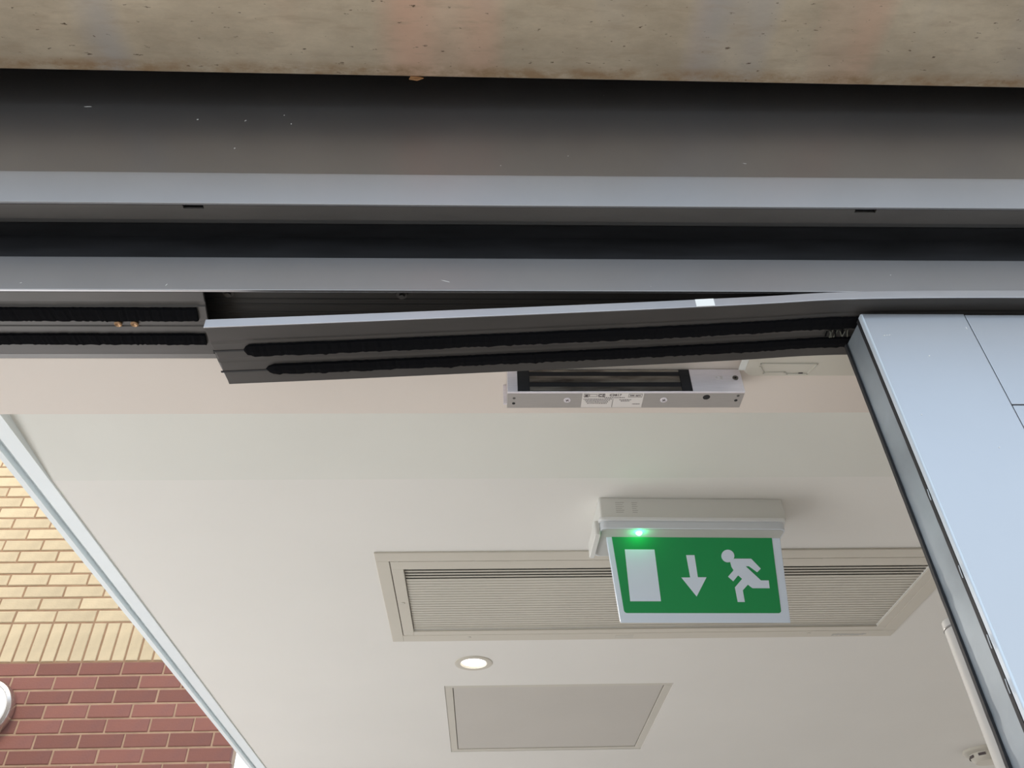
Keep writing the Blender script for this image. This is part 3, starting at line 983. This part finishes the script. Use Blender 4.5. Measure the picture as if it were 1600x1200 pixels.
def downlight(x, y, visible):
    d = empty('downlight', (x, y, CZ), 'round recessed ceiling downlight glowing between the vent and the hatch' if visible
              else 'round recessed ceiling downlight in the deeper part of the room', 'downlight', None if visible else 'downlights deeper in the room')
    q = MB(); q.lathe((x, y, CZ), (0, 0, -1), [(0.0485, 0.0), (0.0480, 0.0018), (0.0420, 0.0032), (0.0340, 0.0022), (0.0310, -0.003), (0.0325, -0.0035), (0.040, 0.0)], 48, closed=True)
    q.build('trim_ring', M['vent'], d, smooth=True)
    q = MB(); q.lathe((x, y, CZ), (0, 0, -1), [(0.0325, -0.002), (0.0290, -0.0045), (0, -0.0050)], 40)
    q.build('lamp_face', M['lamp'], d, smooth=True)
    l = bpy.data.lights.new('downlight_beam', 'AREA'); l.shape = 'DISK'; l.size = 0.06; l.energy = DOWNLIGHT_POWER; l.color = DOWNLIGHT_COLOR
    lo_ = bpy.data.objects.new('downlight_beam', l); COL.objects.link(lo_); lo_.location = (x, y, CZ - 0.006 + H)


downlight(DLX, DLY, True)


# ================================================================== ACCESS HATCH
hatch = empty('access_hatch', (0.2, 2.54, CZ), 'square beige access hatch in the ceiling beyond the downlight', 'access hatch')
q = MB()
t = 0.022
for (x0, x1, y0, y1) in ((HX0, HX1, HY0, HY0 + t), (HX0, HX1, HY1 - t, HY1), (HX0, HX0 + t, HY0 + t, HY1 - t), (HX1 - t, HX1, HY0 + t, HY1 - t)):
    q.box(x0, x1, y0, y1, CZ + 0.0015, CZ + 0.012)
q.build('frame', M['slat'], hatch, bevel=0.001)
q = MB(); q.box(HX0 + t + 0.0016, HX1 - t - 0.0016, HY0 + t + 0.0016, HY1 - t - 0.0016, CZ + 0.0035, CZ + 0.014); q.build('door_panel', M['hatch'], hatch, bevel=0.001)
q = MB(); q.box(HX0 + 0.001, HX1 - 0.001, HY0 + 0.001, HY1 - 0.001, CZ + 0.016, CZ + 0.02); q.build('backing', M['dark'], hatch)

# smoke detector, mostly hidden by the leaf
sd = empty('smoke_detector', (1.735, 2.93, CZ), 'round cream smoke detector on the ceiling beside the edge of the door leaf', 'smoke detector')
q = MB(); q.lathe((1.735, 2.93, CZ), (0, 0, -1), [(0.075, 0), (0.075, 0.008), (0.070, 0.012), (0.058, 0.014), (0.055, 0.030), (0.044, 0.040), (0, 0.043)], 40); q.build('body', M['vent'], sd, smooth=True)
for k in range(8):
    a = 2 * math.pi * k / 8
    q = MB()
    cx, cy = 1.735 + math.cos(a) * 0.0565, 2.93 + math.sin(a) * 0.0565
    tx, ty = -math.sin(a) * 0.012, math.cos(a) * 0.012
    q.prism([(cx - tx, cy - ty, CZ - 0.026), (cx + tx, cy + ty, CZ - 0.026), (cx + tx, cy + ty, CZ - 0.018), (cx - tx, cy - ty, CZ - 0.018)], (math.cos(a) * 0.002, math.sin(a) * 0.002, 0))
    q.build('slot', M['ink'], sd)

# ================================================================== BRICK WALL
BY = 4.40                      # outer face
BX1 = -1.272                   # right end
SOL0 = 1.705                   # underside of the soldier course
C = 0.0745
PX = 0.2245
J = 0.0105
b = MB(); b.box(-7.5, BX1 - 0.010, BY + 0.004, BY + 0.10, SOL0 - 0.003, 5.6)
wall = tag(b.build('wall_brick', M['mortar'], at=(-2.5, BY, -H)), kind='structure')
b = MB(); b.box(-7.5, BX1 - 0.010, BY + 0.004, BY + 0.10, -H, SOL0 - 0.004)
mp_ = b.build('mortar_bed', M['mortar_pale'], wall)
meshes = {}
org = origin(wall)


def brick_mesh(kind, var, L, Hh):
    key = (kind, var, round(L, 4), round(Hh, 4))
    if key in meshes: return meshes[key]
    bm = bmesh.new()
    rnd = random.Random(hash((var, len(meshes))) & 0xffff)
    def corner(x, z, y): return (x + rnd.uniform(-0.0012, 0.0012), y, z + rnd.uniform(-0.0010, 0.0010))
    e = 0.003
    fr = [bm.verts.new(corner(x, z, 0.0)) for x, z in ((e, e), (L - e, e), (L - e, Hh - e), (e, Hh - e))]
    md = [bm.verts.new(corner(x, z, e)) for x, z in ((0, 0), (L, 0), (L, Hh), (0, Hh))]
    bk = [bm.verts.new((v.co.x, 0.03, v.co.z)) for v in md]
    bm.faces.new(fr)
    for A_, B_ in ((fr, md), (md, bk)):
        for i in range(4):
            bm.faces.new((A_[i], B_[i], B_[(i + 1) % 4], A_[(i + 1) % 4]))
    bmesh.ops.recalc_face_normals(bm, faces=bm.faces[:])
    me = bpy.data.meshes.new('brick'); bm.to_mesh(me); bm.free()
    me.materials.append(M[kind])
    meshes[key] = me
    return me


far = bmesh.new()
far_red = bmesh.new()
count = 0


def put(kind, x0, x1, z0, z1):
    global count
    x1 = min(x1, BX1)
    if x1 - x0 < 0.012: return
    prow = random.uniform(-0.0012, 0.0012)
    near = x1 > -3.25 and z1 > 1.0 and z0 < 3.12 and not (x0 > -1.9 and z0 > 2.3) and not (x0 > -2.3 and z0 > 2.8) and not (x1 < -2.75 and z1 < 1.85)
    if near and count < 298:
        o = bpy.data.objects.new('brick', brick_mesh(kind, random.randrange(4), x1 - x0, z1 - z0))
        COL.objects.link(o); o.parent = wall
        o.location = Vector((x0, BY + prow, z0 + H)) - org
        count += 1
    else:
        bm = far if kind == 'cream_brick' else far_red
        vs = [bm.verts.new(Vector((x, y, z + H)) - org) for x in (x0, x1) for y in (BY, BY + 0.03) for z in (z0, z1)]
        for f in ((0, 1, 5, 4), (0, 4, 6, 2), (1, 3, 7, 5), (0, 2, 3, 1), (4, 5, 7, 6)):
            bm.faces.new([vs[i] for i in f])


def course(kind, z0, half):
    ph = -2.398 + (PX / 2 if half else 0)
    k0 = math.floor((-6.5 - ph) / PX)
    x = ph + k0 * PX
    while x < BX1:
        put(kind, x + J / 2, x + PX - J / 2, z0 + J / 2, z0 + C - J / 2)
        x += PX


for k in range(42):                                  # red courses below
    z0 = SOL0 - C * (k + 1)
    if z0 < -H: break
    course('red_brick', z0, k % 2 == 1)
x = -2.398 - 55 * (PX / 3)
while x < BX1:                                       # soldier course
    put('cream_brick', x + J / 2, x + PX / 3 - J / 2, SOL0 + J / 2, SOL0 + PX - J / 2)
    x += PX / 3
for k in range(34):                                  # cream courses above
    course('cream_brick', SOL0 + PX + C * k, k % 2 == 1)
for bm, kind in ((far, 'cream_brick'), (far_red, 'red_brick')):
    bmesh.ops.recalc_face_normals(bm, faces=bm.faces[:])
    me = bpy.data.meshes.new('distant_bricks'); bm.to_mesh(me); bm.free(); me.materials.append(M[kind])
    o = bpy.data.objects.new('distant_bricks', me); COL.objects.link(o); o.parent = wall; o['kind'] = 'stuff'

# round wall light on the red brick
wlx, wlz = -2.596, 1.440
wlight = empty('wall_light', (wlx, BY, wlz), 'round white wall light with silver rim on the red brick', 'wall light')
q = MB(); q.lathe((wlx, BY - 0.0005, wlz), (0, -1, 0), [(0.150, 0), (0.165, 0.012), (0.165, 0.040), (0.158, 0.052), (0.142, 0.058), (0.138, 0.050), (0.138, 0.0)], 56, closed=True)
q.build('rim', M['chrome'], wlight, smooth=True)
q = MB(); q.lathe((wlx, BY - 0.045, wlz), (0, -1, 0), [(0.139, -0.02), (0.139, 0.006), (0.128, 0.022), (0.095, 0.036), (0.05, 0.043), (0, 0.045)], 48)
q.build('diffuser', M['diffuser'], wlight, smooth=True)
